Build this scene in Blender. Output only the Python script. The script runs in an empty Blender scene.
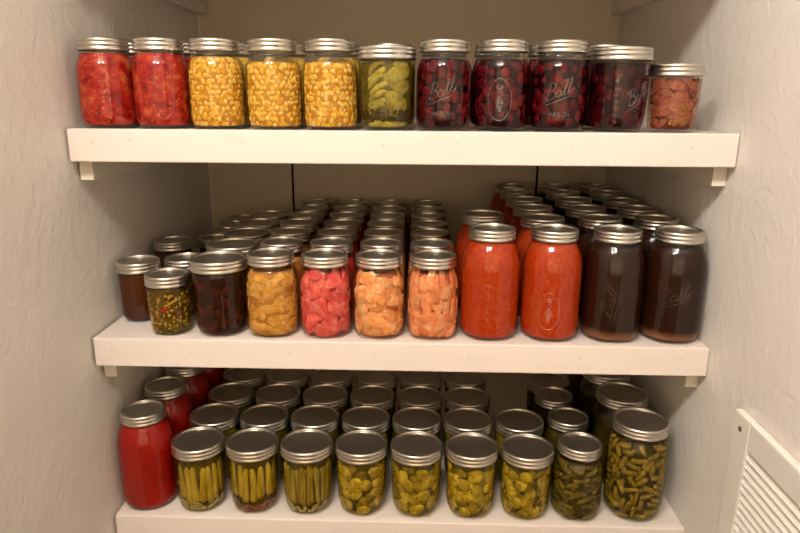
import bpy, bmesh, math, random
from mathutils import Vector, Matrix
sc = bpy.context.scene
COL = sc.collection
PI = math.pi
rnd = random.Random(7)

# ------------------------------------------------------------------ helpers
def lin(c):
    return tuple(((v / 255) / 12.92 if v / 255 <= .04045 else ((v / 255 + .055) / 1.055) ** 2.4) for v in c)

LIN = lin

def obj(name, bm, mat, parent=None, smooth=True):
    me = bpy.data.meshes.new(name)
    bmesh.ops.recalc_face_normals(bm, faces=bm.faces[:])
    bm.to_mesh(me); bm.free()
    if smooth:
        for p in me.polygons: p.use_smooth = True
    me.materials.append(mat)
    o = bpy.data.objects.new(name, me); COL.objects.link(o)
    if parent: o.parent = parent
    return o

def thing(name, label, cat, loc=(0, 0, 0), group=None):
    o = bpy.data.objects.new(name, None); COL.objects.link(o)
    o.empty_display_size = .03
    o.location = loc; o['label'] = label; o['category'] = cat
    if group: o['group'] = group
    return o

def struct(name, bm, mat, smooth=False):
    o = obj(name, bm, mat, None, smooth); o['kind'] = 'structure'; return o

def add_box(bm, lo, hi, bevel=0):
    r = bmesh.ops.create_cube(bm, size=1)
    vs = r['verts']
    for v in vs:
        v.co = Vector([lo[i] + (v.co[i] + .5) * (hi[i] - lo[i]) for i in range(3)])
    if bevel:
        es = list({e for v in vs for e in v.link_edges})
        bmesh.ops.bevel(bm, geom=es, offset=bevel, segments=2, profile=.6, affect='EDGES')

def box(lo, hi, bevel=0):
    bm = bmesh.new(); add_box(bm, lo, hi, bevel); return bm

def add_lathe(bm, prof, seg=48, cx=0, cy=0, z0=0):
    rings = []
    for (r, z) in prof:
        if r < 1e-6: rings.append([bm.verts.new((cx, cy, z + z0))])
        else: rings.append([bm.verts.new((cx + r * math.cos(2 * PI * k / seg), cy + r * math.sin(2 * PI * k / seg), z + z0)) for k in range(seg)])
    for a, b in zip(rings, rings[1:]):
        if len(a) == 1 and len(b) == 1: continue
        for k in range(seg):
            k2 = (k + 1) % seg
            if len(a) == 1: bm.faces.new((a[0], b[k], b[k2]))
            elif len(b) == 1: bm.faces.new((a[k], a[k2], b[0]))
            else: bm.faces.new((a[k], a[k2], b[k2], b[k]))

def lathe(prof, seg=48):
    bm = bmesh.new(); add_lathe(bm, prof, seg); return bm

def add_tube(bm, pts, r, sides=6):
    pts = [Vector(p) for p in pts]
    rings = []
    for i, p in enumerate(pts):
        t = (pts[min(i + 1, len(pts) - 1)] - pts[max(i - 1, 0)]).normalized()
        a = t.cross(Vector((0, 0, 1)))
        if a.length < .1: a = t.cross(Vector((0, 1, 0)))
        a.normalize(); b = t.cross(a)
        rings.append([bm.verts.new(p + (a * math.cos(2 * PI * k / sides) + b * math.sin(2 * PI * k / sides)) * r) for k in range(sides)])
    for A, B in zip(rings, rings[1:]):
        for k in range(sides):
            bm.faces.new((A[k], A[(k + 1) % sides], B[(k + 1) % sides], B[k]))
    bm.faces.new(rings[0][::-1]); bm.faces.new(rings[-1])

# ------------------------------------------------------------------ materials
def new_mat(name):
    m = bpy.data.materials.new(name); m.use_nodes = True
    nt = m.node_tree
    for n in list(nt.nodes): nt.nodes.remove(n)
    out = nt.nodes.new('ShaderNodeOutputMaterial')
    return m, nt, out

def principled(nt, out, col, rough, spec=.5, metal=0):
    b = nt.nodes.new('ShaderNodeBsdfPrincipled')
    b.inputs['Base Color'].default_value = (*col, 1)
    b.inputs['Roughness'].default_value = rough
    b.inputs['Specular IOR Level'].default_value = spec
    b.inputs['Metallic'].default_value = metal
    nt.links.new(b.outputs[0], out.inputs[0])
    return b

def coords(nt, vary=True, scale=(1, 1, 1)):
    tc = nt.nodes.new('ShaderNodeTexCoord')
    mp = nt.nodes.new('ShaderNodeMapping')
    mp.inputs['Scale'].default_value = scale
    nt.links.new(tc.outputs['Object'], mp.inputs['Vector'])
    if vary:
        oi = nt.nodes.new('ShaderNodeObjectInfo')
        mu = nt.nodes.new('ShaderNodeMath'); mu.operation = 'MULTIPLY'; mu.inputs[1].default_value = 7.3
        nt.links.new(oi.outputs['Random'], mu.inputs[0])
        cb = nt.nodes.new('ShaderNodeCombineXYZ')
        for k in range(3): nt.links.new(mu.outputs[0], cb.inputs[k])
        nt.links.new(cb.outputs[0], mp.inputs['Location'])
    return mp.outputs[0]

def ramp(nt, fac, stops, interp='LINEAR'):
    r = nt.nodes.new('ShaderNodeValToRGB'); cr = r.color_ramp; cr.interpolation = interp
    while len(cr.elements) < len(stops): cr.elements.new(.5)
    for e, (p, c) in zip(cr.elements, stops):
        e.position = p; e.color = (*c, 1)
    nt.links.new(fac, r.inputs[0])
    return r.outputs[0]

def mix(nt, fac, a, b):
    m = nt.nodes.new('ShaderNodeMix'); m.data_type = 'RGBA'
    nt.links.new(fac, m.inputs['Factor'])
    for s, v in ((6, a), (7, b)):
        if isinstance(v, tuple): m.inputs[s].default_value = (*v, 1)
        else: nt.links.new(v, m.inputs[s])
    return m.outputs[2]

def noise(nt, vec, scale, detail=3, rough=.55, dist=0):
    n = nt.nodes.new('ShaderNodeTexNoise')
    n.inputs['Scale'].default_value = scale; n.inputs['Detail'].default_value = detail
    n.inputs['Roughness'].default_value = rough; n.inputs['Distortion'].default_value = dist
    nt.links.new(vec, n.inputs['Vector'])
    return n.outputs[0]

def voro(nt, vec, scale, feature='F1', out='Distance'):
    n = nt.nodes.new('ShaderNodeTexVoronoi'); n.feature = feature
    n.inputs['Scale'].default_value = scale
    nt.links.new(vec, n.inputs['Vector'])
    return n.outputs[out]

def food(name, stops, scale=60, detail=3, rough=.45, spec=.06, specks=None, squash=(1, 1, 1), dist=.4, sss=0, bump=0, layer=None, k=.62, var=.0):
    """mottled food: noise through a colour ramp, optional small specks [(colour, scale, size)], optional level colours by height"""
    m, nt, out = new_mat(name)
    b = principled(nt, out, (1, 1, 1), rough, spec)
    v = coords(nt, True, squash)
    nz = noise(nt, v, scale, detail, .55, dist)
    lin = lambda col: tuple(x * k for x in LIN(col))
    c = ramp(nt, nz, [(p, lin(q)) for p, q in stops])
    for (q, s, size) in specks or []:
        d = voro(nt, v, s)
        f = ramp(nt, d, [(size * .6, (1, 1, 1)), (size, (0, 0, 0))])
        c = mix(nt, f, c, lin(q))
    if layer:
        zc, wid, q = layer
        tc = nt.nodes.new('ShaderNodeTexCoord'); sp = nt.nodes.new('ShaderNodeSeparateXYZ')
        nt.links.new(tc.outputs['Object'], sp.inputs[0])
        mr = nt.nodes.new('ShaderNodeMapRange')
        mr.inputs['From Min'].default_value = zc + wid; mr.inputs['From Max'].default_value = zc - wid
        nt.links.new(sp.outputs[2], mr.inputs[0])
        c = mix(nt, mr.outputs[0], c, lin(q))
    if var:
        oi = nt.nodes.new('ShaderNodeObjectInfo'); mv = nt.nodes.new('ShaderNodeMapRange')
        mv.inputs['To Min'].default_value = 1 - var; mv.inputs['To Max'].default_value = 1 + var * .6
        nt.links.new(oi.outputs['Random'], mv.inputs[0])
        hs = nt.nodes.new('ShaderNodeHueSaturation'); nt.links.new(mv.outputs[0], hs.inputs['Value']); nt.links.new(c, hs.inputs['Color'])
        c = hs.outputs[0]
    nt.links.new(c, b.inputs['Base Color'])
    if sss:
        b.inputs['Subsurface Weight'].default_value = sss
        b.inputs['Subsurface Radius'].default_value = (1, .4, .2)
        b.inputs['Subsurface Scale'].default_value = .004
    if bump:
        bp = nt.nodes.new('ShaderNodeBump'); bp.inputs['Strength'].default_value = bump
        bp.inputs['Distance'].default_value = .002
        nt.links.new(nz, bp.inputs['Height']); nt.links.new(bp.outputs[0], b.inputs['Normal'])
    return m

def wall_mat(name, col, scale=30, strength=.35):
    m, nt, out = new_mat(name)
    b = principled(nt, out, lin(col), .55, .35)
    v = coords(nt, False)
    n1 = noise(nt, v, scale, 4, .6, .6)
    n2 = noise(nt, v, scale * 5, 2)
    r1 = ramp(nt, n1, [(.42, (0, 0, 0)), (.62, (1, 1, 1))])
    ad = nt.nodes.new('ShaderNodeMath'); ad.operation = 'MULTIPLY_ADD'
    ad.inputs[1].default_value = .25
    nt.links.new(n2, ad.inputs[0]); nt.links.new(r1, ad.inputs[2])
    bp = nt.nodes.new('ShaderNodeBump'); bp.inputs['Strength'].default_value = strength
    bp.inputs['Distance'].default_value = .0022
    nt.links.new(ad.outputs[0], bp.inputs['Height']); nt.links.new(bp.outputs[0], b.inputs['Normal'])
    lo = noise(nt, v, 4, 2)
    c0 = lin(col)
    c = ramp(nt, lo, [(.3, tuple(x * .93 for x in c0)), (.7, c0)])
    nt.links.new(c, b.inputs['Base Color'])
    return m

def plain(name, col, rough=.5, spec=.4, metal=0):
    m, nt, out = new_mat(name); principled(nt, out, lin(col), rough, spec, metal); return m

def glass_mat():
    m, nt, out = new_mat('clear_glass')
    tr = nt.nodes.new('ShaderNodeBsdfTransparent'); tr.inputs[0].default_value = (.96, .97, .955, 1)
    gl = nt.nodes.new('ShaderNodeBsdfGlossy'); gl.inputs['Roughness'].default_value = .02
    lw = nt.nodes.new('ShaderNodeLayerWeight'); lw.inputs['Blend'].default_value = .5
    pw = nt.nodes.new('ShaderNodeMath'); pw.operation = 'POWER'; pw.inputs[1].default_value = 5
    fr = nt.nodes.new('ShaderNodeMath'); fr.operation = 'MULTIPLY_ADD'; fr.inputs[1].default_value = .75; fr.inputs[2].default_value = .042
    nt.links.new(lw.outputs['Facing'], pw.inputs[0]); nt.links.new(pw.outputs[0], fr.inputs[0])
    v = coords(nt, True)
    bp = nt.nodes.new('ShaderNodeBump'); bp.inputs['Strength'].default_value = .05; bp.inputs['Distance'].default_value = .002
    nt.links.new(noise(nt, v, 55, 2), bp.inputs['Height'])
    nt.links.new(bp.outputs[0], gl.inputs['Normal'])
    mx = nt.nodes.new('ShaderNodeMixShader')
    nt.links.new(fr.outputs[0], mx.inputs[0]); nt.links.new(tr.outputs[0], mx.inputs[1]); nt.links.new(gl.outputs[0], mx.inputs[2])
    nt.links.new(mx.outputs[0], out.inputs[0])
    return m

def metal_mat(name, col, rough, scale=(1, 1, 1)):
    m, nt, out = new_mat(name)
    b = principled(nt, out, lin(col), rough, .5, 1)
    v = coords(nt, True)
    r = nt.nodes.new('ShaderNodeMapRange'); r.inputs['To Min'].default_value = rough - .06; r.inputs['To Max'].default_value = rough + .1
    nt.links.new(noise(nt, v, 40, 3), r.inputs[0]); nt.links.new(r.outputs[0], b.inputs['Roughness'])
    return m

def raised_mat():
    m, nt, out = new_mat('raised_glass')
    tr = nt.nodes.new('ShaderNodeBsdfTransparent'); gl = nt.nodes.new('ShaderNodeBsdfGlossy'); gl.inputs['Roughness'].default_value = .12
    mx = nt.nodes.new('ShaderNodeMixShader'); mx.inputs[0].default_value = .10
    nt.links.new(tr.outputs[0], mx.inputs[1]); nt.links.new(gl.outputs[0], mx.inputs[2]); nt.links.new(mx.outputs[0], out.inputs[0])
    return m
RAISED = raised_mat()
def liquid_mat(name, tint, body, fac):
    m, nt, out = new_mat(name)
    tr = nt.nodes.new('ShaderNodeBsdfTransparent'); tr.inputs[0].default_value = (*lin(tint), 1)
    df = nt.nodes.new('ShaderNodeBsdfDiffuse'); df.inputs[0].default_value = (*lin(body), 1)
    mx = nt.nodes.new('ShaderNodeMixShader'); mx.inputs[0].default_value = fac
    nt.links.new(tr.outputs[0], mx.inputs[1]); nt.links.new(df.outputs[0], mx.inputs[2]); nt.links.new(mx.outputs[0], out.inputs[0])
    return m
GLASS = glass_mat()
BAND = metal_mat('zinc_band', (205, 200, 190), .3)
LID = metal_mat('tinplate_lid', (196, 190, 180), .33)
WALL = wall_mat('textured_wall_paint', (228, 221, 213), 45, .28)
HALL = wall_mat('hall_wall_paint', (150, 134, 112))
WALLB = wall_mat('back_wall_paint', (216, 202, 178), 60, .12)
PANELM = wall_mat('panel_paint', (214, 200, 176), 80, .08)
CEIL = wall_mat('ceiling_paint', (225, 220, 210))
FLOORM = food('carpet_beige', [(.3, (120, 100, 80)), (.7, (150, 130, 105))], 300, 2, .9, .1)
def shelf_mat():
    m, nt, out = new_mat('white_shelf_paint')
    b = principled(nt, out, lin((244, 238, 230)), .38, .4)
    v = coords(nt, False, (1, 12, 12))
    c0 = lin((224, 211, 202))
    nt.links.new(ramp(nt, noise(nt, v, 3, 3), [(.3, tuple(x * .965 for x in c0)), (.7, c0)]), b.inputs['Base Color'])
    return m
SHELF = shelf_mat()
CLEAT = plain('cleat_paint', (226, 218, 204), .45)
HOLE = plain('nail_hole_filler', (176, 160, 140), .7)
VENTM = plain('vent_enamel', (226, 220, 210), .35)
DARK = plain('dark_gap', (22, 18, 14), .9, .1)
SCREW = plain('screw_steel', (120, 112, 100), .35, .5, 1)

# ------------------------------------------------------------------ the closet
HW, HWL, DEP, S = .4865, .4900, .642, .326
FLOOR_Z, CEIL_Z, FRONT = -1.0, 1.5, -.62
T = .1
struct('wall_left', box((-HWL - T, FRONT, FLOOR_Z), (-HWL, DEP + T, CEIL_Z)), WALL)
struct('wall_right', box((HW, FRONT, FLOOR_Z), (HW + T, DEP + T, CEIL_Z)), WALL)
struct('wall_back', box((-HWL, DEP, FLOOR_Z), (HW, DEP + T, CEIL_Z)), WALLB)
struct('floor', box((-1.9, -2.6, FLOOR_Z - T), (1.9, DEP + T, FLOOR_Z)), FLOORM)
struct('ceiling', box((-1.9, -2.6, CEIL_Z), (1.9, DEP + T, CEIL_Z + T)), CEIL)
struct('wall_hall', box((-1.9, -2.6 - T, FLOOR_Z), (1.9, -2.6, CEIL_Z)), HALL)
struct('wall_hall_left', box((-1.9 - T, -2.6, FLOOR_Z), (-1.9, FRONT, CEIL_Z)), WALL)
struct('wall_hall_right', box((1.9, -2.6, FLOOR_Z), (1.9 + T, FRONT, CEIL_Z)), WALL)
struct('wall_entry_left', box((-1.9, FRONT, FLOOR_Z), (-HWL - T, FRONT + T, CEIL_Z)), WALL)
struct('wall_entry_right', box((HW + T, FRONT, FLOOR_Z), (1.9, FRONT + T, CEIL_Z)), WALL)

# panelling board on the back wall, with its two side strips
pn = thing('access_panel', 'painted panel on the back wall behind the middle shelf, with narrow side strips', 'panel', (0, DEP, 0))
obj('panel_board', box((-.277, -.010, -.32), (.316, 0, .249), .001), PANELM, pn, False)
obj('side_strip', box((-.346, -.014, -.32), (-.282, 0, .249), .0015), PANELM, pn, False)
obj('side_strip', box((.321, -.014, -.32), (.388, 0, .249), .0015), PANELM, pn, False)
obj('shadow_gap', box((-.282, -.003, -.32), (-.277, 0, .249)), DARK, pn, False)
obj('shadow_gap', box((.316, -.003, -.32), (.321, 0, .249)), DARK, pn, False)

# ------------------------------------------------------------------ shelves
TRIM_H, BT = .0465, .019
def shelf(z, label, ends=(0, 0), holes=(), cleat_h=.058):
    t = thing('wall_shelf', label, 'shelf', (0, 0, z), 'white closet shelves')
    l, r = -HW + .0015 + ends[0], HW - .0015 - ends[1]
    obj('shelf_board', box((-HW + .001, .0192, -BT), (HW - .001, DEP - .001, 0), .0008), SHELF, t, False)
    tr = obj('front_trim', box((l, 0, -TRIM_H), (r, .019, .0012), .0022), SHELF, t, False)
    for (x, dz) in holes:
        bm = bmesh.new(); add_lathe(bm, [(0, -.0004), (.0012, -.0002), (.0017, .0002)], 10)
        bmesh.ops.rotate(bm, verts=bm.verts, matrix=Matrix.Rotation(PI / 2, 3, 'X'))
        bmesh.ops.translate(bm, verts=bm.verts, vec=(x, -.0002, dz))
        obj('nail_hole', bm, HOLE, tr)
    for sx in (-1, 1):
        x0, x1 = sorted((sx * (HW - .0005), sx * (HW - .0205)))
        obj('cleat', box((x0, .026, -BT - cleat_h), (x1, DEP - .001, -BT - .0002), .001), CLEAT, t, False)
    obj('back_cleat', box((-HW + .021, DEP - .0195 - .0005, -BT - cleat_h * .3), (HW - .021, DEP - .0155, -BT - .0002), .001), CLEAT, t, False)
    return t
shelf(S, 'upper white shelf holding tomatoes, corn, pickles and cherries in a row', (0, 0), [(-.448, -.019), (-.393, -.014), (-.227, -.016), (-.022, -.019), (.084, -.016), (.249, -.019), (.419, -.019)])
shelf(0, 'middle white shelf holding peaches, red sauce and dark brown quarts', (0, 0), [(-.456, -.016), (-.329, -.022), (-.17, -.020), (-.038, -.018), (.113, -.022), (.285, -.02), (.441, -.018)])
shelf(-S, 'lowest white shelf holding okra, pickle slices and green bean jars', (0, 0), [(-.44, -.02), (0, -.02), (.44, -.02)])
shelf(2 * S, 'empty white shelf above the others, its side cleats showing at the top', (0, 0), [], .078)
bm = bmesh.new(); add_box(bm, (-.002, -.0006, -.003), (.002, 0, .003))

# ------------------------------------------------------------------ air vent on the right wall
v = thing('air_vent', 'white louvered return air grille screwed to the right wall', 'vent', (HW, -.117, -.04))
def vent():
    L, H, B, D = .56, .52, .042, .012
    bm = bmesh.new()
    add_box(bm, (-D, -B, -H), (-.0005, 0, 0), .003)
    add_box(bm, (-D, -L, -H), (-.0005, -L + B, 0), .003)
    add_box(bm, (-D, -L + B, -B), (-.0005, -B, 0), .003)
    add_box(bm, (-D, -L + B, -H), (-.0005, -B, -H + B), .003)
    obj('frame', bm, VENTM, v, False)
    obj('duct_opening', box((-.0012, -L + B, -H + B), (-.0005, -B, -B)), DARK, v, False)
    bm = bmesh.new()
    n = 36; z = -B
    for k in range(n):
        zz = -B - (k + .5) * (H - 2 * B) / n
        vs = [bm.verts.new(p) for p in ((-.0105, -L + B, zz - .0055), (-.0105, -B, zz - .0055), (-.0018, -B, zz + .0055), (-.0018, -L + B, zz + .0055),
                                        (-.0118, -L + B, zz - .0050), (-.0118, -B, zz - .0050), (-.0030, -B, zz + .0066), (-.0030, -L + B, zz + .0066))]
        for f in ((0, 1, 2, 3), (7, 6, 5, 4), (0, 4, 5, 1), (2, 6, 7, 3), (1, 5, 6, 2), (0, 3, 7, 4)):
            bm.faces.new([vs[i] for i in f])
    obj('louvers', bm, VENTM, v, False)
    for (y, zz) in ((-.02, -.021), (-L + .02, -.021), (-.02, -H + .021)):
        bm = bmesh.new(); add_lathe(bm, [(0, .0022), (.002, .002), (.0036, .001), (.004, 0)], 14)
        bmesh.ops.rotate(bm, verts=bm.verts, matrix=Matrix.Rotation(-PI / 2, 3, 'Y'))
        bmesh.ops.translate(bm, verts=bm.verts, vec=(-D, y, zz))
        obj('screw', bm, SCREW, v)
vent()

# ------------------------------------------------------------------ jars
# outer glass profiles (radius, height) from base to rim; band radius, total height, band height
JAR = {
 'pint': dict(p=[(0, .004), (.027, .003), (.032, 0), (.0355, .0010), (.0388, .0055), (.0413, .014), (.0422, .022), (.0423, .05), (.0421, .081), (.0414, .092), (.0396, .0995), (.0368, .106), (.0351, .110), (.0342, .113), (.0338, .1325)], R=.0370, H=.1355, B=.0175),
 'wide_pint': dict(p=[(0, .004), (.026, .003), (.031, 0), (.0340, .0008), (.0365, .0045), (.0392, .0125), (.0410, .022), (.0424, .045), (.0434, .080), (.0437, .099), (.0430, .106), (.0420, .123)], R=.0454, H=.1265, B=.0185),
 'quart': dict(p=[(0, .005), (.028, .004), (.034, 0), (.0385, .0012), (.0430, .006), (.0463, .015), (.0473, .026), (.0474, .07), (.0473, .114), (.0465, .125), (.0443, .136), (.0410, .145), (.0374, .152), (.0353, .156), (.0344, .161), (.0338, .176)], R=.0370, H=.179, B=.018),
 'wide_quart': dict(p=[(0, .005), (.028, .004), (.034, 0), (.0385, .0012), (.0425, .006), (.0470, .016), (.0492, .035), (.0500, .07), (.0500, .129), (.0490, .139), (.0456, .149), (.0430, .155), (.0420, .173)], R=.0458, H=.177, B=.018),
 'half_pint': dict(p=[(0, .004), (.020, .003), (.024, 0), (.0275, .001), (.0302, .004), (.0315, .009), (.0325, .02), (.0343, .05), (.0348, .076), (.0344, .080), (.0338, .0975)], R=.0358, H=.1005, B=.0175),
 'jelly_jar': dict(p=[(0, .004), (.020, .003), (.024, 0), (.0275, .001), (.0302, .004), (.0315, .009), (.0325, .022), (.0336, .06), (.0342, .086), (.0341, .090), (.0338, .102)], R=.0363, H=.105, B=.0175),
 'squat_pint': dict(p=[(0, .004), (.022, .003), (.026, 0), (.0295, .001), (.0320, .005), (.0334, .010), (.0345, .03), (.0352, .06), (.0356, .076), (.0354, .080), (.0350, .094)], R=.0375, H=.097, B=.0175),
}
def variant(src, name, fr, fz, R):
    q = JAR[src]
    JAR[name] = dict(p=[(r * fr, z * fz) for r, z in q['p']], R=R, H=q['H'] * fz, B=q['B'])
variant('pint', 'slim_pint', .0411 / .0423, .129 / .1355, .0362)
variant('wide_pint', 'low_wide_pint', .0418 / .0437, .1195 / .1265, .0440)
def rad(kind, z):
    p = [q for q in JAR[kind]['p'][2:]]
    if z <= p[0][1]: return p[0][0]
    for a, b in zip(p, p[1:]):
        if a[1] <= z <= b[1]:
            f = (z - a[1]) / max(1e-9, b[1] - a[1]); return a[0] + (b[0] - a[0]) * f
    return p[-1][0]

def smooth_prof(p):
    out = []
    n = len(p)
    for i in range(n - 1):
        p0, p1, p2, p3 = p[max(i - 1, 0)], p[i], p[i + 1], p[min(i + 2, n - 1)]
        for k in range(2):
            t = k / 2
            q = []
            for c in (0, 1):
                m1 = (p2[c] - p0[c]) / 2; m2 = (p3[c] - p1[c]) / 2
                h = (2*t**3-3*t**2+1)*p1[c] + (t**3-2*t**2+t)*m1 + (-2*t**3+3*t**2)*p2[c] + (t**3-t**2)*m2
                q.append(h)
            out.append((max(q[0], 0), q[1]))
    out.append(p[-1])
    return out

def band_bm(R, B):
    b = lambda f: f * B / .0175
    pr = [(R - .0018, 0), (R - .0005, .0002), (R, b(.0012)), (R, b(.0032)), (R - .0013, b(.0046)), (R - .0013, b(.0060)), (R - .0001, b(.0074)), (R - .0001, b(.0094)),
          (R - .0014, b(.0108)), (R - .0014, b(.0118)), (R - .0005, b(.0130)), (R - .0005, b(.0150)), (R - .0012, b(.0166)), (R - .0024, b(.0175)), (R - .0052, b(.0174)), (R - .0058, b(.0168)), (R - .0058, b(.0135))]
    return lathe(pr, 56)
def lid_bm(R, B):
    z = B - .0036
    return lathe([(R - .0052, z - .0004), (R - .0075, z + .0002), (R - .0088, z - .0002), (R - .0100, z + .0004), (R - .0112, z + .0001), (.012, z + .0003), (0, z + .0004)], 48)
def fill_bm(kind, top, inset):
    zs = [k * top / 26 for k in range(27)]
    pr = [(0, .0052)]
    z0 = .0056
    n = 26
    for k in range(n + 1):
        z = z0 + (top - z0) * (k / n) ** 1.3
        pr.append((rad(kind, z) - inset - (.004 if k == 0 else 0), z))
    pr.append((0, top))
    return lathe(pr, 44)

MESH = {}
def shared(key, maker, mat):
    if key not in MESH:
        bm = maker()
        bmesh.ops.recalc_face_normals(bm, faces=bm.faces[:])
        w = max(bm.faces, key=lambda f: f.calc_center_median().to_2d().length)
        if w.normal.to_2d().dot(w.calc_center_median().to_2d()) < 0: bmesh.ops.reverse_faces(bm, faces=bm.faces[:])
        me = bpy.data.meshes.new(key[0]); bm.to_mesh(me); bm.free()
        for p in me.polygons: p.use_smooth = True
        me.materials.append(mat); MESH[key] = me
    return MESH[key]
def link(name, me, parent, loc=(0, 0, 0), rz=0):
    o = bpy.data.objects.new(name, me); COL.objects.link(o); o.parent = parent
    o.location = loc; o.rotation_euler = (0, 0, rz); return o

def make_jar(kind, x, y, z, label, group, fmat, top=None, inset=.0016, tilt=0):
    J = JAR[kind]
    t = thing('canning_jar', label, 'jar', (x, y, z), group)
    rz = rnd.uniform(0, 6.28)
    link('jar_glass', shared(('jar_glass', kind), lambda: lathe(smooth_prof(J['p']), 56), GLASS), t)
    if top is None: top = J['H'] - J['B'] - .004
    link('filling', shared(('filling', kind, fmat.name, round(top, 4), inset), lambda: fill_bm(kind, top, inset), fmat), t, (0, 0, 0), rz if fmat.get('spin', 1) else 0)
    zb = J['H'] - J['B'] - rnd.uniform(0, .0006)
    link('screw_band', shared(('screw_band', J['R']), lambda: band_bm(J['R'], J['B']), BAND), t, (0, 0, zb), rz)
    link('lid', shared(('lid', J['R']), lambda: lid_bm(J['R'], J['B']), LID), t, (0, 0, zb), rz * 2)
    t['jar_type'] = kind
    return t

# ------------------------------------------------------------------ pieces pressed against the glass
def wrap(kind, a0, z0, u, v, d):
    """angle (0 = facing the room), height, sideways, upwards, depth below the glass"""
    z = z0 + v
    r = max(rad(kind, max(z, .004)) - .0016 - d, .003)
    a = a0 + u / max(rad(kind, z0) - .002, .01)
    return Vector((r * math.sin(a), -r * math.cos(a), z))

def piece_bm(bm, kind, a0, z0, outline, thick, depth=0, rot=0, zmin=.006, zmax=None, dome=1):
    c, s = math.cos(rot), math.sin(rot)
    cu = sum(p[0] for p in outline) / len(outline); cv = sum(p[1] for p in outline) / len(outline)
    if dome: steps = [(.45, .02), (.75, .10), (.92, .28), (1, .6), (.9, 1)]
    else: steps = [(.5, 0), (.9, .02), (.98, .12), (1, .35), (.98, 1)]
    zmax = zmax or JAR[kind]['H'] - JAR[kind]['B'] - .002
    def put(u, v, d):
        uu, vv = u * c - v * s, u * s + v * c
        zz = min(max(z0 + vv, zmin), zmax)
        return bm.verts.new(wrap(kind, a0, z0, uu, zz - z0, d))
    ctr = put(cu, cv, depth)
    prev = None
    for (k, dd) in steps:
        ring = [put(cu + (u - cu) * k, cv + (v - cv) * k, depth + dd * thick) for (u, v) in outline]
        n = len(ring)
        for i in range(n):
            if prev is None: bm.faces.new((ctr, ring[i], ring[(i + 1) % n]))
            else: bm.faces.new((prev[i], ring[i], ring[(i + 1) % n], prev[(i + 1) % n]))
        prev = ring
    bm.faces.new(prev[::-1])

def strip_outline(L, w, bend=0, taper=0, n=9):
    """a bent bar with rounded ends, lying along v; centre line scaled properly by drawing at several stations"""
    pts = []
    def cen(t): return (bend * (1 - (2 * t - 1) ** 2), (t - .5) * L)
    def wid(t):
        e = min(t, 1 - t) * L / (w * .5)
        k = 1 if e >= 1 else math.sqrt(max(0, 1 - (1 - e) ** 2))
        return w * .5 * k * (1 - taper * t) 
    ts = [0, .03, .08, .2, .35, .5, .65, .8, .92, .97, 1]
    left = [(cen(t)[0] - max(wid(t), w * .1), cen(t)[1]) for t in ts]
    right = [(cen(t)[0] + max(wid(t), w * .1), cen(t)[1]) for t in ts]
    return right + left[::-1]

def long_piece_bm(bm, kind, a0, z0, L, w, thick, depth=0, rot=0, bend=0, taper=0, zmin=.006, zmax=None):
    """a rod-like piece (bean, pod, strip) swept along a bent line over the inside of the glass"""
    c, s = math.cos(rot), math.sin(rot)
    zmax = zmax or JAR[kind]['H'] - JAR[kind]['B'] - .002
    ts = [0, .02, .06, .14, .28, .42, .56, .7, .82, .91, .97, 1]
    rings = []
    for t in ts:
        u, v = bend * (1 - (2 * t - 1) ** 2), (t - .5) * L
        e = min(t, 1 - t) * L / (w * .55)
        k = 1 if e >= 1 else math.sqrt(max(0, 1 - (1 - e) ** 2))
        k = max(k, .12) * (1 - taper * t)
        ring = []
        for q in range(10):
            an = 2 * PI * q / 10
            du, dd = math.cos(an) * w / 2 * k, math.sin(an) * thick / 2 * k
            uu, vv = (u + du) * c - v * s, (u + du) * s + v * c
            zz = min(max(z0 + vv, zmin), zmax)
            ring.append(bm.verts.new(wrap(kind, a0, z0, uu, zz - z0, depth + thick / 2 + dd)))
        rings.append(ring)
    for A, B in zip(rings, rings[1:]):
        for q in range(10): bm.faces.new((A[q], A[(q + 1) % 10], B[(q + 1) % 10], B[q]))
    bm.faces.new(rings[0][::-1]); bm.faces.new(rings[-1])

def blob(n, ru, rv, jit, R, a0=0):
    ph = [R.uniform(0, 6.28) for _ in range(3)]
    o = []
    for k in range(n):
        a = 2 * PI * k / n + a0
        f = 1 + jit * (.6 * math.sin(2 * a + ph[0]) + .4 * math.sin(3 * a + ph[1]))
        o.append((ru * f * math.cos(a), rv * f * math.sin(a)))
    return o
def wedge(L, w, R):
    """crescent slice outline (fruit wedge)"""
    o = []
    b = w * R.uniform(.5, .9)
    for k in range(9):
        t = k / 8; o.append(((t - .5) * L, b * (1 - (2 * t - 1) ** 2) + w * .1))
    for k in range(1, 8):
        t = 1 - k / 8; o.append(((t - .5) * L, (b - w) * .55 * (1 - (2 * t - 1) ** 2) - w * .1 ))
    return o
def slab(L, w, R):
    j = lambda: R.uniform(-.12, .12) * w
    c = .25 * w
    pts = [(-L/2 + c, -w/2 + j()), (L/2 - c, -w/2 + j()), (L/2, -w/2 + c), (L/2 + j(), w/2 - c), (L/2 - c, w/2), (0, w/2 + j()), (-L/2 + c, w/2 + j()), (-L/2, w/2 - c), (-L/2 + j(), -w/2 + c)]
    return pts

def face(x, y):
    """angle on a jar that faces the doorway's middle"""
    return math.atan2((.03 - x), (y + .94))

def scatter(kind, R, n, zlo, zhi, amax, mind, tries=4000):
    out = []
    for _ in range(tries):
        if len(out) >= n: break
        a, z = R.uniform(-amax, amax), R.uniform(zlo, zhi)
        r = rad(kind, z)
        if all(((a - b) * r) ** 2 + (z - w) ** 2 > mind ** 2 for b, w in out): out.append((a, z))
    return out

def piece(name, parent, bm, mat, smooth=True):
    return obj(name, bm, mat, parent, smooth)

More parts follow.
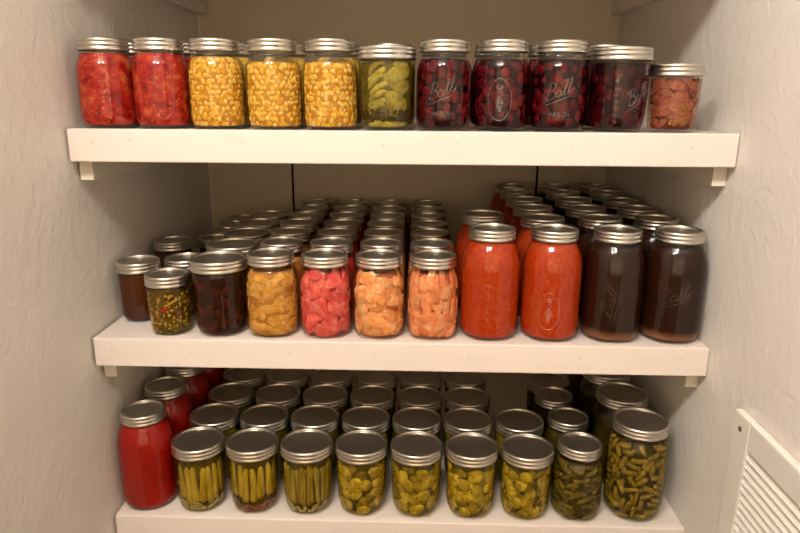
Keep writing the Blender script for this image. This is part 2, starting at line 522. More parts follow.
# ---- lettering and marks moulded in the glass
def emboss(parent, kind, strokes, a0, z0, w, h, r=.0006, tilt=0):
    """strokes in a unit box, wrapped on the outside of the glass"""
    bm = bmesh.new()
    for st in strokes:
        pts = []
        for (p, q) in zip(st, st[1:]):
            for k in range(3): pts.append((p[0] + (q[0] - p[0]) * k / 3, p[1] + (q[1] - p[1]) * k / 3))
        pts.append(st[-1])
        path = []
        for (u, v) in pts:
            U, V = (u - .5) * w, (v - .5) * h
            U, V = U * math.cos(tilt) - V * math.sin(tilt), U * math.sin(tilt) + V * math.cos(tilt)
            z = z0 + V; rr = rad(kind, z) + .0003
            a = a0 + U / rr
            path.append((rr * math.sin(a), -rr * math.cos(a), z))
        add_tube(bm, path, r, 6)
    g = [c for c in parent.children if c.name.startswith('jar_glass')][0]
    return obj('embossed_mark', bm, RAISED, g)

def arc(cx, cy, rx, ry, a, b, n=10):
    return [(cx + rx * math.cos(math.radians(a + (b - a) * k / n)), cy + ry * math.sin(math.radians(a + (b - a) * k / n))) for k in range(n + 1)]
def ital(strokes, k=.25): return [[(x + y * k - k * .5, y) for x, y in s] for s in strokes]
SCRIPT = ital([
    [(.08, .12), (.12, .5), (.16, .95)], [(.02, .82)] + arc(.18, .78, .14, .2, 150, -80, 12) + arc(.2, .33, .15, .24, 85, -160, 12),
    arc(.47, .3, .085, .17, 40, 330, 12) + [(.57, .45), (.555, .2), (.6, .13)],
    [(.6, .13), (.66, .4)] + arc(.70, .8, .035, .17, 0, 180, 8) + [(.665, .4), (.69, .15), (.74, .13)],
    [(.74, .13), (.8, .4)] + arc(.84, .8, .035, .17, 0, 180, 8) + [(.805, .4), (.83, .15), (.9, .18), (1.0, .4)],
    [(.95, .02), (.6, -.06), (.1, -.12), (.04, -.06)],
])
def letters(word):
    G = {'M': [[(0, 0), (0, 1), (.5, .3), (1, 1), (1, 0)]], 'A': [[(0, 0), (.5, 1), (1, 0)], [(.22, .4), (.78, .4)]], 'S': [arc(.5, .74, .42, .24, 30, 270, 8) + arc(.5, .26, .42, .24, 90, -150, 8)],
         'O': [arc(.5, .5, .45, .5, 0, 360, 14)], 'N': [[(0, 0), (0, 1), (1, 0), (1, 1)]]}
    n = len(word); out = []
    for i, ch in enumerate(word):
        for s in G[ch]: out.append([((i + .12 + .76 * x) / n, y) for x, y in s])
    return out
def brand_marks(t, kind, a0, zc):
    emboss(t, kind, SCRIPT, a0, zc, .044, .024, .0008, .30)
    emboss(t, kind, letters('MASON'), a0, zc - .034, .030, .0065, .0007)
def medallion(t, kind, a0, zc, h=.058):
    st = [arc(.5, .5, .5, .5, 0, 360, 30)]
    for (x, y) in ((.42, .34), (.54, .32), (.48, .42), (.6, .42), (.38, .44), (.5, .25), (.55, .5), (.45, .52)):
        st.append(arc(x, y, .055, .028, 0, 360, 8))
    st.append([(.5, .55), (.42, .66), (.52, .72)]); st.append([(.5, .55), (.62, .64), (.56, .72)])
    st.append(arc(.5, .8, .14, .04, 0, 360, 10))
    emboss(t, kind, st, a0, zc, .034, h, .0009)
def gauge(t, kind, a0, z0, z1, n=6):
    st = [[(.5, 0), (.5, 1)]]
    for k in range(n): st.append([(.5, (k + .5) / n), (.5 + (.5 if k % 2 else .3), (k + .5) / n)]); st.append([(.2, (k + .5) / n + .03), (.3, (k + .5) / n - .02)])
    emboss(t, kind, st, a0, (z0 + z1) / 2, .010, z1 - z0, .0006)

# ---- food materials
F = dict(
 tomato=food('stewed_tomato', [(.34, (150, 18, 12)), (.48, (205, 36, 26)), (.58, (226, 66, 44)), (.68, (240, 130, 70))], 60, 5, .45, .08, [((255, 190, 100), 150, .19)], bump=.3, k=.5),
 corn=food('corn_brine', [(.3, (190, 120, 26)), (.7, (222, 160, 50))], 90, 2, k=.7),
 kernel=food('corn_kernel', [(.36, (244, 176, 44)), (.5, (250, 200, 80)), (.64, (252, 228, 156))], 150, 1, .45, .08, k=0.72),
 pear=food('pickle_brine', [(.3, (90, 78, 22)), (.7, (140, 124, 44))], 60, 2, k=0.6),
 pearslice=food('pale_green_slice', [(.34, (160, 140, 50)), (.5, (190, 172, 78)), (.66, (212, 196, 116))], 90, 3, .35, k=.72, var=.2),
 spice=food('dark_spice', [(.3, (40, 26, 20)), (.7, (80, 50, 36))], 200, 2),
 cherryj=food('cherry_juice', [(.3, (24, 6, 10)), (.7, (44, 12, 16))], 60, 2, .25, k=0.8),
 cherry=food('cherry_skin', [(.3, (110, 16, 30)), (.5, (150, 30, 44)), (.7, (180, 60, 64))], 90, 2, .4, k=.5, var=.4),
 darkcherry=food('dark_cherry_skin', [(.3, (70, 10, 22)), (.55, (104, 20, 30)), (.8, (130, 34, 40))], 60, 2, .4, k=.6, var=.3),
 onionj=food('onion_brine', [(.3, (110, 40, 28)), (.7, (150, 66, 44))], 60, 2, k=0.5),
 onion=food('pickled_red_onion', [(.3, (190, 96, 84)), (.5, (222, 140, 118)), (.75, (232, 176, 146))], 110, 3, .35, k=.44, var=.25),
 mustard=food('mustard_seed', [(.3, (180, 120, 24)), (.7, (224, 164, 50))], 220, 2, k=.55),
 amber=food('amber_jelly', [(.3, (78, 34, 12)), (.7, (108, 52, 20))], 20, 2, .25, k=0.62),
 relish=food('relish_brine', [(.3, (60, 44, 12)), (.7, (110, 80, 22))], 90, 3, k=0.8),
 rgreen=food('relish_green', [(.3, (80, 74, 14)), (.7, (150, 128, 30))], 160, 2),
 ryellow=food('relish_yellow', [(.3, (200, 160, 40)), (.7, (236, 204, 100))], 160, 2),
 rred=food('relish_red', [(.3, (160, 24, 16)), (.7, (206, 60, 40))], 160, 2),
 beetj=food('beet_juice', [(.3, (40, 14, 10)), (.7, (66, 26, 18))], 40, 3, .25, k=0.6),
 beet=food('beet_chunk', [(.3, (90, 34, 18)), (.55, (124, 56, 30)), (.8, (150, 76, 44))], 70, 3, .35, k=0.45, var=0.3),
 pine=food('pear_syrup', [(.3, (190, 110, 40)), (.7, (226, 160, 80))], 60, 3, k=.62),
 pinech=food('pear_piece', [(.36, (218, 150, 60)), (.5, (236, 178, 88)), (.66, (246, 206, 136))], 80, 4, .35, k=.76, var=.12),
 pinkj=food('pink_syrup', [(.3, (190, 26, 26)), (.7, (224, 66, 56))], 60, 3, k=0.6),
 pink=food('pink_fruit_slice', [(.36, (236, 78, 76)), (.5, (248, 116, 104)), (.66, (253, 164, 146))], 70, 3, .35, k=0.72, var=0.2),
 peachj=food('peach_syrup', [(.3, (190, 70, 26)), (.7, (226, 126, 66))], 60, 3, k=0.55),
 peach=food('peach_slice', [(.36, (240, 146, 84)), (.5, (250, 176, 112)), (.66, (255, 214, 164))], 70, 3, .35, k=.78, var=.2),
 salmonj=food('salmon_syrup', [(.3, (200, 66, 30)), (.7, (232, 120, 72))], 60, 3, k=0.6),
 salmon=food('salmon_peach_slice', [(.36, (244, 138, 84)), (.5, (252, 168, 114)), (.66, (254, 200, 150))], 70, 3, .35, k=.76, var=.16),
 sauce=food('red_sauce', [(.30, (204, 52, 12)), (.48, (222, 68, 17)), (.60, (232, 82, 22)), (.74, (242, 112, 42))], 170, 6, .45, .08, [((246, 156, 70), 300, .15)], bump=.2, k=.5),
 broth=food('dark_broth', [(.3, (52, 22, 13)), (.7, (72, 33, 19))], 25, 3, .4, .06, layer=(.017, .006, (190, 124, 76)), k=.42),
 juice=food('tomato_juice', [(.3, (176, 16, 8)), (.7, (204, 28, 14))], 22, 3, .4, .08, k=0.55),
 brine=food('olive_brine', [(.3, (84, 68, 14)), (.7, (130, 108, 28))], 60, 3),
 okra=food('okra_pod', [(.34, (160, 130, 28)), (.5, (190, 162, 48)), (.66, (212, 188, 76))], 60, 3, .4, squash=(1, 1, .3), k=0.85, var=0.15),
 dilly=food('dilly_bean', [(.34, (134, 110, 26)), (.5, (166, 142, 46)), (.66, (190, 168, 72))], 70, 3, .4, squash=(1, 1, .3), k=0.8, var=0.15),
 garlic=food('garlic_bits', [(.3, (186, 164, 96)), (.7, (220, 204, 150))], 120, 2, k=0.6),
 shallot=food('purple_onion_bits', [(.3, (120, 60, 60)), (.7, (170, 110, 100))], 120, 2, k=0.7),
 pickle=food('pickle_slice', [(.3, (150, 118, 20)), (.5, (182, 154, 40)), (.66, (212, 192, 80))], 80, 3, .35, k=.92, var=0.25),
 pickleb=food('olive_pickle_slice', [(.3, (120, 96, 14)), (.5, (150, 128, 28)), (.75, (176, 152, 50))], 70, 3, .35, k=0.72, var=0.25),
 bean=food('cut_green_bean', [(.34, (120, 98, 26)), (.5, (146, 122, 40)), (.66, (170, 146, 60))], 70, 3, .4, k=.9, var=0.2),
 beanb=food('dark_green_bean', [(.34, (94, 80, 22)), (.5, (120, 102, 34)), (.66, (146, 126, 50))], 70, 3, .4, k=.85, var=0.25),
 deepbrine=food('deep_brine', [(.3, (62, 50, 14)), (.7, (96, 80, 26))], 60, 3),
)
# simple mixed fillings for jars further back
F['b_fruit'] = food('packed_fruit', [(.35, (196, 90, 44)), (.5, (238, 160, 96)), (.7, (250, 190, 130))], 45, 3)
F['b_pickle'] = food('packed_pickles', [(.35, (66, 54, 12)), (.5, (146, 126, 26)), (.7, (186, 166, 48))], 60, 3)
F['b_corn'] = food('packed_corn', [(.3, (200, 140, 40)), (.5, (244, 194, 76)), (.7, (250, 216, 120))], 150, 2)
F['b_cherry'] = food('packed_cherries', [(.4, (30, 8, 10)), (.55, (90, 18, 24)), (.7, (150, 36, 40))], 50, 2)
F['b_brown'] = food('brown_preserve', [(.3, (56, 26, 14)), (.7, (104, 48, 26))], 40, 3)
F['broth']['spin'] = 0

# ------------------------------------------------------------------ builders for what is in each kind of jar
def corn_in(t, kind, R, top):
    bm = bmesh.new()
    z = .009
    row = 0
    while z < top - .002:
        r = rad(kind, z)
        n = int(2 * PI * r / .0082)
        for k in range(n):
            a = 2 * PI * (k + .5 * (row % 2) + R.uniform(-.3, .3)) / n
            if abs((a + PI) % (2 * PI) - PI) > 2.2: continue
            piece_bm(bm, kind, a, z + R.uniform(-.0018, .0018), blob(7, .0045 * R.uniform(.82, 1.15), .0050 * R.uniform(.82, 1.15), .2, R), .005, R.uniform(0, .0022), R.uniform(0, 6), zmax=top + .003)
        z += .0074; row += 1
    o = obj('corn_kernels', bm, F['kernel'], t); o['kind'] = 'stuff'

def bits_in(t, kind, R, name, mat, n, zlo, zhi, s0, s1, amax=2, depth=.0015, th=.003):
    bm = bmesh.new()
    for (a, z) in scatter(kind, R, n, zlo, zhi, amax, s0 * 1.1):
        piece_bm(bm, kind, a, z, blob(7, R.uniform(s0, s1), R.uniform(s0, s1), .3, R), th, R.uniform(0, depth), R.uniform(0, 6))
    o = obj(name, bm, mat, t); o['kind'] = 'stuff'

def cherries_in(t, kind, R, mat, top, n=34):
    a0 = t['facing']
    for (a, z) in scatter(kind, R, n, .014, top - .008, 1.9, .0148):
        s = R.uniform(.0105, .0125)
        bm = bmesh.new()
        piece_bm(bm, kind, a + a0, z, blob(14, s, s * R.uniform(.85, 1), .08, R), .018, R.uniform(.0003, .0042), R.uniform(0, 6), zmax=top)
        piece('cherry', t, bm, mat)

def slices_in(t, kind, R, name, mat, n, zlo, zhi, maker, mind, thick, rots, deep=(.0005, .005), top=None, dome=1):
    a0 = t['facing']
    for (a, z) in scatter(kind, R, n, zlo, zhi, 1.85, mind):
        bm = bmesh.new()
        piece_bm(bm, kind, a + a0, z, maker(R), thick, R.uniform(*deep), R.uniform(*rots), zmax=top, dome=dome)
        piece(name, t, bm, mat, bool(dome))

def rods_in(t, kind, R, name, mat, n, zlo, zhi, L, w, mind, rots, deep, bend=.002, top=None, pts=None, taper=0, amax=1.85):
    a0 = t['facing']
    for (a, z) in pts or scatter(kind, R, n, zlo, zhi, amax, mind):
        bm = bmesh.new()
        ww = w * R.uniform(.85, 1.15)
        long_piece_bm(bm, kind, a + a0, z, R.uniform(*L), ww, ww * .9, R.uniform(*deep), R.uniform(*rots), R.uniform(-bend, bend), taper, zmax=top)
        piece(name, t, bm, mat)

def pack_rods(kind, R, n, zlo, zhi, L, w, rots, amax, tries=9000):
    out = []
    for _ in range(tries):
        if len(out) >= n: break
        a, z, l, rot = R.uniform(-amax, amax), R.uniform(zlo, zhi), R.uniform(*L), R.uniform(*rots)
        r = rad(kind, z); h = l / 2 - w / 2
        pts = [(a * r - t * h * math.sin(rot), z + t * h * math.cos(rot)) for t in (-1, -.5, 0, .5, 1)]
        if pts[0][1] < zlo or pts[0][1] > zhi or pts[4][1] < zlo or pts[4][1] > zhi: continue
        if all((p[0] - q[0]) ** 2 + (p[1] - q[1]) ** 2 > (w * .96) ** 2 for o in out for p in pts for q in o[0]): out.append((pts, a, z, l, rot))
    return [o[1:] for o in out]

def packed_in(t, kind, R, name, mat, n, zlo, zhi, L, w, rots, deep, amax=1.6, bend=.0006, top=None):
    for (a, z, l, rot) in pack_rods(kind, R, n, zlo, zhi, L, w, rots, amax):
        bm = bmesh.new(); ww = w * R.uniform(.9, 1.05)
        long_piece_bm(bm, kind, a + t['facing'], z, l, ww, ww * .9, R.uniform(*deep), rot, R.uniform(-bend, bend), 0, zmax=top)
        piece(name, t, bm, mat)

def spread(n, amax, z, jit, R):
    return [(-amax + 2 * amax * (k + .5) / n + R.uniform(-.3, .3) * 2 * amax / n, z + R.uniform(-jit, jit)) for k in range(n)]

LIQ = dict(
 cherryj=liquid_mat('cherry_syrup', (244, 205, 212), (40, 10, 18), .20), pear=liquid_mat('green_pickling_brine', (250, 246, 222), (120, 108, 40), .14),
 onionj=liquid_mat('onion_pickling_brine', (252, 238, 228), (150, 80, 54), .14), beetj=liquid_mat('beet_liquor', (244, 222, 208), (64, 28, 18), .26),
 pine=liquid_mat('clear_pear_syrup', (254, 248, 232), (205, 148, 66), .16), pinkj=liquid_mat('pink_fruit_syrup', (255, 242, 240), (226, 96, 86), .10),
 peachj=liquid_mat('clear_peach_syrup', (255, 248, 240), (228, 146, 90), .09), salmonj=liquid_mat('salmon_peach_syrup', (255, 247, 241), (234, 142, 98), .09),
 brine=liquid_mat('pickling_brine', (252, 246, 218), (110, 92, 24), .13), deepbrine=liquid_mat('dark_bean_brine', (250, 244, 222), (76, 64, 22), .12),
 corn=liquid_mat('corn_liquor', (255, 250, 234), (214, 170, 70), .10),
 relish=liquid_mat('relish_liquor', (252, 246, 222), (96, 76, 18), .06))
INV = {id(m): k for k, m in F.items()}
def jar(kind, x, y, z, label, group, fm, top=None, inset=.0016):
    t = make_jar(kind, x, y, z, label, group, fm, top, inset)
    if inset > .0025:
        J = JAR[kind]; lt = top or J['H'] - J['B'] - .004; lm = LIQ[INV[id(fm)]]
        link('liquid', shared(('liquid', kind, lm.name, lt), lambda: fill_bm(kind, lt + .0006, .0005), lm), t)
    t['facing'] = face(x, y)
    return t

# ------------------------------------------------------------------ TOP SHELF (front row then the row behind)
G1 = 'jars in the front row of the upper shelf'; G1b = 'jars in the second row of the upper shelf'
YT = .046
t = jar('slim_pint', -0.4387, YT, S, 'pint jar of red tomatoes, first from the left wall on the upper shelf', G1, F['tomato'], None, .0010)
gauge(t, 'slim_pint', t['facing'] + .03, .02, .09, 7)
t = jar('slim_pint', -0.356, YT, S, 'pint jar of red tomatoes between other tomatoes and corn', G1, F['tomato'], None, .0010)
emboss(t, 'slim_pint', [arc(.5, .5, .5, .5, 0, 360, 24)], t['facing'], .05, .03, .07, .0005)
for k, (x, lab) in enumerate(((-0.2732, 'pint jar of yellow corn right beside the red tomatoes'), (-0.1875, 'pint jar of yellow corn in the middle of the three corn jars'), (-0.1028, 'pint jar of yellow corn right beside the sliced pickle jar'))):
    R = random.Random(20 + k)
    t = jar('slim_pint', x, YT, S, lab, G1, F['corn'], .096 if k else .103, .0036)
    corn_in(t, 'slim_pint', R, .096 if k else .103)
# sliced pickles
R = random.Random(31)
t = jar('low_wide_pint', -0.0191, YT, S, 'wide-mouth pint of pale green slices between corn and cherries', G1, F['pear'], None, .006)
f0 = t['facing']
for k in range(7):
    bm = bmesh.new(); long_piece_bm(bm, 'low_wide_pint', f0 - .42 + R.uniform(-.08, .08), .030 + k * .0098, R.uniform(.034, .042), .0095, .008, R.uniform(.0008, .003), -PI / 2 + R.uniform(.25, .55), R.uniform(-.005, .001))
    piece('pickle_slice', t, bm, F['pearslice'])
for k in range(7):
    bm = bmesh.new(); piece_bm(bm, 'low_wide_pint', f0 + .5 + R.uniform(-.3, .3), .036 + k * .0088, blob(14, .019, .012, .12, R), .006, R.uniform(.001, .004), R.uniform(-.5, .5))
    piece('pickle_slice', t, bm, F['pearslice'])
for k in range(4):
    bm = bmesh.new(); long_piece_bm(bm, 'low_wide_pint', f0 - .6 + k * .4, .0115, .03, .008, .008, .002, -PI / 2 + R.uniform(-.2, .2), .002)
    piece('pickle_slice', t, bm, F['pearslice'])
bits_in(t, 'low_wide_pint', R, 'spice_bits', F['spice'], 60, .016, .03, .0022, .004, 1.7, .001)
# cherries
for k, (x, lab) in enumerate(((0.0656, 'pint of dark red cherries with raised script, beside the sliced pickles'), (0.1503, 'pint of dark red cherries with a raised oval medallion on the glass'), (0.235, 'pint of dark red cherries with raised script, third of the cherry jars'))):
    R = random.Random(40 + k)
    t = jar('slim_pint', x, YT, S, lab, G1, F['cherryj'], .101, .0060)
    cherries_in(t, 'slim_pint', R, F['cherry'], .101, 46)
    if k == 1: medallion(t, 'slim_pint', t['facing'] - .05, .046)
    else: brand_marks(t, 'slim_pint', t['facing'] - .06 + .1 * (k == 2), .060)
R = random.Random(44)
t = jar('low_wide_pint', 0.3217, YT, S, 'wide-mouth pint of almost black cherries beside the small onion jar', G1, F['cherryj'], None, .0065)
cherries_in(t, 'low_wide_pint', R, F['darkcherry'], .094, 30)
gauge(t, 'low_wide_pint', t['facing'] - .05, .012, .085, 8)
emboss(t, 'low_wide_pint', SCRIPT, t['facing'] + .75, .055, .04, .022, .0007, .5)
# red onion
R = random.Random(50)
t = jar('squat_pint', .4010, YT - .006, S, 'small squat jar of pinkish onion strips nearest the right wall', G1, F['onionj'], None, .007)
slices_in(t, 'squat_pint', R, 'onion_strip', F['onion'], 70, .012, .076, lambda R: wedge(R.uniform(.020, .032), R.uniform(.008, .012), R), .0068, .0024, (-.7, .7), (.0003, .006), dome=0)
bits_in(t, 'squat_pint', R, 'mustard_seeds', F['mustard'], 34, .012, .042, .0018, .0028, .45, .0004)
t.children[-1].rotation_euler.z = t['facing']
back = [(-0.4397, 'slim_pint', 'tomato', 'tomatoes nearest the left wall'), (-0.356, 'slim_pint', 'tomato', 'tomatoes next to the corn'), (-0.2732, 'slim_pint', 'b_corn', 'corn nearest the tomatoes'), (-0.1875, 'slim_pint', 'b_corn', 'middle jar of corn'), (-0.1028, 'slim_pint', 'b_corn', 'corn nearest the pickle slices'),
        (-0.0181, 'slim_pint', 'b_pickle', 'pale green pickle slices'), (0.0666, 'slim_pint', 'b_cherry', 'cherries beside the pickles'), (0.1513, 'slim_pint', 'b_cherry', 'cherries with the oval medallion'), (0.236, 'slim_pint', 'b_cherry', 'third jar of cherries'), (0.3227, 'slim_pint', 'b_cherry', 'almost black cherries')]
for (x, kd, fm, lab) in back:
    jar(kd, x, YT + .09, S, 'jar half hidden on the upper shelf, behind the ' + lab, G1b, F[fm])

# ------------------------------------------------------------------ MIDDLE SHELF
G2 = 'jars in the front row of the middle shelf'; G2b = 'jars in the rows behind on the middle shelf'
ORD = ['front', 'second', 'third', 'fourth', 'fifth', 'sixth', 'seventh']
t = jar('jelly_jar', -.447, .104, 0, 'small jar of amber jelly nearest the left wall on the middle shelf', G2, F['amber'])
jar('jelly_jar', -.446, .262, 0, 'small jar of amber jelly set further back against the left wall', G2b, F['amber'])
R = random.Random(61)
t = jar('half_pint', -.372, .041, 0, 'half-pint jar of green, yellow and red pepper relish', G2, F['relish'], None, .003)
bits_in(t, 'half_pint', R, 'green_bits', F['rgreen'], 170, .008, .07, .0022, .0042, 2, .0022)
bits_in(t, 'half_pint', R, 'yellow_bits', F['ryellow'], 150, .008, .072, .0012, .0030, 2, .0008)
bits_in(t, 'half_pint', R, 'red_bits', F['rred'], 26, .012, .07, .0016, .0034, 2, .0006)
rods_in(t, 'half_pint', R, 'pepper_strip', F['ryellow'], 1, 0, 0, (.026, .028), .004, 1, (-1.15, -1.05), (.0002, .0004), .003, None, [(.05, .058)])
bm = bmesh.new(); piece_bm(bm, 'half_pint', t['facing'] - .28, .047, blob(12, .0052, .0055, .1, R), .005, 0); piece('red_pepper_piece', t, bm, F['rred'])
for k, y in enumerate((.143, .305, .378, .452, .528)):
    jar('half_pint', (-.379, -.373, -.375, -.376, -.378)[k], y, 0, 'half-pint jar %s behind the pepper relish on the middle shelf' % ORD[k + 1], G2b, F['b_brown'])
R = random.Random(62)
t = jar('wide_pint', -.2895, .0455, 0, 'wide-mouth pint of dark brown beets between relish and yellow pears', G2, F['beetj'], None, .007)
slices_in(t, 'wide_pint', R, 'beet_chunk', F['beet'], 26, .014, .086, lambda R: blob(10, R.uniform(.006, .01), R.uniform(.007, .012), .25, R), .014, .010, (0, 6), (.0008, .004))
emboss(t, 'wide_pint', [[(.5, .0), (.5, 1)], [(.3, .12), (.7, .12)], [(.3, .3), (.7, .3)], [(.3, .48), (.7, .48)]], t['facing'] + .05, .045, .008, .06, .0006)
for k in range(1, 5):
    jar('wide_pint', -.2935 + .0005 * k, .048 + .0965 * k, 0, 'wide-mouth pint, %s in the row behind the dark brown beets' % ORD[k], G2b, F['beetj'])

# pear pieces, pink slices, peach slices, salmon slices
R = random.Random(63)
PX = [-.2045, -.1180, -.0315, .0550]
t = jar('pint', PX[0], .0455, 0, 'pint jar of yellow pear pieces beside the dark beets', G2, F['pine'], .108, .0042)
slices_in(t, 'pint', R, 'pear_piece', F['pinech'], 66, .012, .104, lambda R: slab(R.uniform(.018, .028), R.uniform(.009, .013), R), .0100, .0016, (-.6, .6), (.0003, .0030), dome=0)
t = jar('pint', PX[1], .0455, 0, 'pint jar of bright pink fruit slices on the middle shelf', G2, F['pinkj'], .108, .0085)
slices_in(t, 'pint', R, 'fruit_slice', F['pink'], 66, .012, .104, lambda R: wedge(R.uniform(.024, .034), R.uniform(.016, .022), R), .0108, .0034, (0, 6.2), (.0003, .006), dome=0)
t = jar('pint', PX[2], .0455, 0, 'pint jar of orange peach slabs between pink slices and salmon slices', G2, F['peachj'], .108, .0085)
slices_in(t, 'pint', R, 'peach_slice', F['peach'], 60, .012, .104, lambda R: slab(R.uniform(.022, .036), R.uniform(.014, .019), R), .0115, .0034, (-.35, .35), (.0003, .006), dome=0)
t = jar('pint', PX[3], .0455, 0, 'pint jar of salmon-coloured peach slices beside the red sauce quart', G2, F['salmonj'], .108, .0085)
slices_in(t, 'pint', R, 'peach_slice', F['salmon'], 40, .042, .104, lambda R: slab(R.uniform(.024, .038), R.uniform(.012, .016), R), .0118, .0034, (1.2, 1.9), (.0003, .006), dome=0)
slices_in(t, 'pint', R, 'peach_slice', F['salmon'], 28, .011, .042, lambda R: slab(R.uniform(.024, .034), R.uniform(.013, .017), R), .0112, .0034, (.1, .5), (.0003, .006), dome=0)
for c, nm in enumerate(('yellow pear pieces', 'bright pink fruit slices', 'orange peach slabs', 'salmon-coloured peach slices')):
    for k in range(1, 7):
        jar('pint', PX[c] + (-.0003 - .0002 * c) * k, .0455 + .0853 * k, 0, 'pint jar, %s in its row behind the %s' % (ORD[k], nm), G2b, F[('pine', 'pinkj', 'b_fruit', 'b_fruit')[c]], .108)

QX = [.1465, .2445, .3425, .4385]
YQ = .052
t = jar('quart', QX[0], YQ, 0, 'quart jar of orange-red sauce beside the salmon-coloured peach slices', G2, F['sauce'], .158)
gauge(t, 'quart', t['facing'] - .03, .035, .10, 6)
t = jar('quart', QX[1], YQ, 0, 'quart jar of orange-red sauce with raised medallion, beside the dark brown quart', G2, F['sauce'], .158)
medallion(t, 'quart', t['facing'] - .02, .055, .06)
t = jar('quart', QX[2], YQ, 0, 'quart jar of dark brown broth beside the orange-red sauce', G2, F['broth'], .153)
emboss(t, 'quart', SCRIPT, t['facing'] - .05, .075, .055, .024, .0004, 1.4)
t = jar('quart', QX[3], YQ, 0, 'quart jar of dark brown broth nearest the right wall', G2, F['broth'], .153)
emboss(t, 'quart', SCRIPT, t['facing'] + .1, .085, .05, .027, .0004, .35)
jar('quart', QX[0] - .003, YQ + .128, 0, 'single quart of red sauce behind the first orange-red quart', G2b, F['sauce'], .158)
for c, (nm, n) in enumerate((('orange-red sauce with the medallion', 6), ('dark brown broth beside the sauce', 6), ('dark brown broth nearest the right wall', 6))):
    for k in range(1, n):
        jar('quart', QX[c + 1] + (0, .0002, .0002)[c] * k, YQ + .1005 * k, 0, 'quart jar, %s in its row behind the %s' % (ORD[k], nm), G2b, F[('sauce', 'broth', 'broth')[c]], (.158, .153, .158)[c])

# ------------------------------------------------------------------ BOTTOM SHELF
G3 = 'jars in the front row of the lowest shelf'; G3b = 'jars in the rows behind on the lowest shelf'
Z3 = -S
for k in range(4):
    t = jar('quart', -.4415 + .0015 * k, .053 + .0975 * k, Z3, 'quart jar of bright red tomato juice, %s in its row by the left wall' % ORD[k], G3 if k == 0 else G3b, F['juice'], .157)
BX = [-.347 + .0948 * k for k in range(7)]
YB = .0465
nm = ['fat okra pods nearest the red juice', 'okra pods with purple onion', 'thin upright green beans', 'pickle slices beside the thin green beans', 'pickle slices, second of four such pints', 'pickle slices, third of four such pints', 'round pickle slices beside the dark beans']
for k in range(2):
    R = random.Random(70 + k)
    t = jar('wide_pint', BX[k], YB, Z3, 'wide-mouth pint of ' + nm[k], G3, F['brine'], None, .010)
    rods_in(t, 'wide_pint', R, 'okra_pod', F['okra'], 0, 0, 0, (.064, .076), .0205, 1, (-.09, .09), (.0004, .0028), .003, None, spread(9, 1.85, .054 + .004 * k, .004, R), .35)
    bits_in(t, 'wide_pint', R, 'onion_bits', F['garlic' if k == 0 else 'shallot'], 40, .007, .02, .003, .0055, 1.9, .002)
    bits_in(t, 'wide_pint', R, 'seeds', F['garlic'], 9, .012, .07, .0012, .002, 1.6, 0)
R = random.Random(73)
t = jar('wide_pint', BX[2], YB, Z3, 'wide-mouth pint of ' + nm[2], G3, F['brine'], None, .009)
rods_in(t, 'wide_pint', R, 'green_bean', F['dilly'], 0, 0, 0, (.066, .078), .0085, 1, (-.08, .08), (.0004, .004), .003, None, spread(21, 1.85, .056, .004, R))
bits_in(t, 'wide_pint', R, 'garlic_bits', F['garlic'], 36, .007, .018, .003, .0055, 1.9, .001)
for k in range(3, 7):
    R = random.Random(74 + k)
    t = jar('wide_pint', BX[k], YB - .0006 * (k - 2), Z3, 'wide-mouth pint of ' + nm[k], G3, F['brine'], None, .009)
    slices_in(t, 'wide_pint', R, 'pickle_slice', F['pickleb'], 34, .014, .094, lambda R: blob(14, R.uniform(.010, .014), R.uniform(.006, .011), .12, R), .0115, .006, (-.5, .5), (.0018, .005))
    slices_in(t, 'wide_pint', R, 'pickle_slice', F['pickle'], 26, .013, .088 if k < 6 else .093, lambda R: blob(16, R.uniform(.0115, .0155), R.uniform(.0100, .0140), .08, R), .0165, .006, (-.5, .5), (.0003, .002))
    bits_in(t, 'wide_pint', R, 'seeds', F['spice'], 26, .012, .085, .0008, .0016, 1.8, 0)
for r in range(1, 4):
    for c in range(7):
        if c == 6 and r > 1: continue
        jar('wide_pint', BX[c] + .0022 * (r - 1) + (.004 if r > 1 else 0), YB + .0915 * r, Z3, 'wide-mouth pint, %s in its row behind the %s' % (ORD[r], nm[c]), G3b, F['b_pickle'])
# dark beans column
R = random.Random(90)
t = jar('pint', .3115, .0465, Z3, 'regular pint of dark green beans beside the cut-bean quart', G3, F['deepbrine'], .106, .008)
packed_in(t, 'pint', R, 'green_bean', F['beanb'], 34, .008, .105, (.022, .036), .0078, (1.15, 1.95), (.0003, .0014), 1.7, .003, .106)
packed_in(t, 'pint', R, 'green_bean', F['beanb'], 26, .008, .105, (.024, .034), .008, (1.0, 2.1), (.0045, .006), 1.5, .003, .106)
for k in range(1, 4):
    jar('pint' if k < 3 else 'wide_pint', (.3115, .3035, .309)[k - 1], .049 + .088 * k, Z3, '%s, %s in its row behind the dark green beans' % ('regular pint' if k < 3 else 'wide-mouth pint', ORD[k]), G3b, F['deepbrine'])
R = random.Random(91)
t = jar('wide_quart', .4115, .053, Z3, 'wide-mouth quart packed with short cut green beans by the right wall', G3, F['deepbrine'], .147, .009)
packed_in(t, 'wide_quart', R, 'cut_bean', F['bean'], 66, .008, .146, (.021, .031), .0090, (0, PI), (.0003, .0012), 1.6, .0005, .147)
packed_in(t, 'wide_quart', R, 'cut_bean', F['bean'], 33, .008, .146, (.022, .030), .0096, (0, PI), (.0048, .0065), 1.3, .0005, .147)
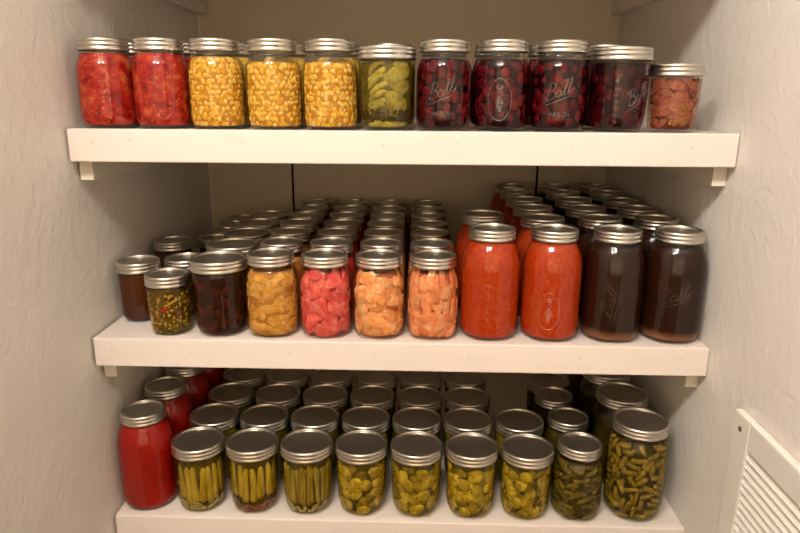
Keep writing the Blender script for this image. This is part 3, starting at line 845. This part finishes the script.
for k in range(1, 4):
    jar('wide_quart', .4115, .053 + .1015 * k, Z3, 'wide-mouth quart, %s in its row behind the cut green beans' % ORD[k], G3b, F['deepbrine'], .136)

# ------------------------------------------------------------------ light: the hall ceiling lamp with two bulbs
def lamp(x, e):
    l = bpy.data.lights.new('hall_bulb', 'POINT'); l.energy = e; l.shadow_soft_size = .085; l.color = (1, .95, .88)
    o = bpy.data.objects.new('hall_bulb', l); COL.objects.link(o); o.location = (x, -1.19, 1.38)
lamp(-.10, 16.5); lamp(-.50, 16.5)
l = bpy.data.lights.new('hall_fill', 'AREA'); l.shape = 'RECTANGLE'; l.size = 2.6; l.size_y = 1.8; l.energy = 27; l.color = (1, .90, .79)  # added soft fill from the hall end, brightens the shaded closet; no real source
o = bpy.data.objects.new('hall_fill', l); COL.objects.link(o); o.location = (0, -2.55, .55); o.rotation_euler = (PI / 2, 0, PI)
w = bpy.data.worlds.new('World'); sc.world = w; w.use_nodes = True
w.node_tree.nodes['Background'].inputs[0].default_value = (1, .9, .78, 1)
w.node_tree.nodes['Background'].inputs[1].default_value = .05

# ------------------------------------------------------------------ camera
f, th, yaw, roll = 641.6, .2627, .0273, .0062
cam = bpy.data.cameras.new('Camera'); co = bpy.data.objects.new('Camera', cam); COL.objects.link(co)
Fv = Vector((-math.sin(yaw) * math.cos(th), math.cos(yaw) * math.cos(th), -math.sin(th)))
Rv = Vector((math.cos(yaw), math.sin(yaw), 0)); Uv = Rv.cross(Fv)
R2 = Rv * math.cos(roll) + Uv * math.sin(roll); U2 = Uv * math.cos(roll) - Rv * math.sin(roll)
M = Matrix((R2, U2, -Fv)).transposed().to_4x4(); M.translation = Vector((.029, -.941, .379))
co.matrix_world = M
cam.sensor_width = 36; cam.lens = f / 800 * 36; cam.clip_start = .02
sc.camera = co
sc.view_settings.view_transform = 'Standard'; sc.view_settings.look = 'None'
sc.view_settings.gamma = 1; sc.view_settings.use_curve_mapping = False
sc.view_settings.exposure = 1.32
sc.cycles.max_bounces = 10; sc.cycles.transparent_max_bounces = 24
sc.cycles.use_denoising = True
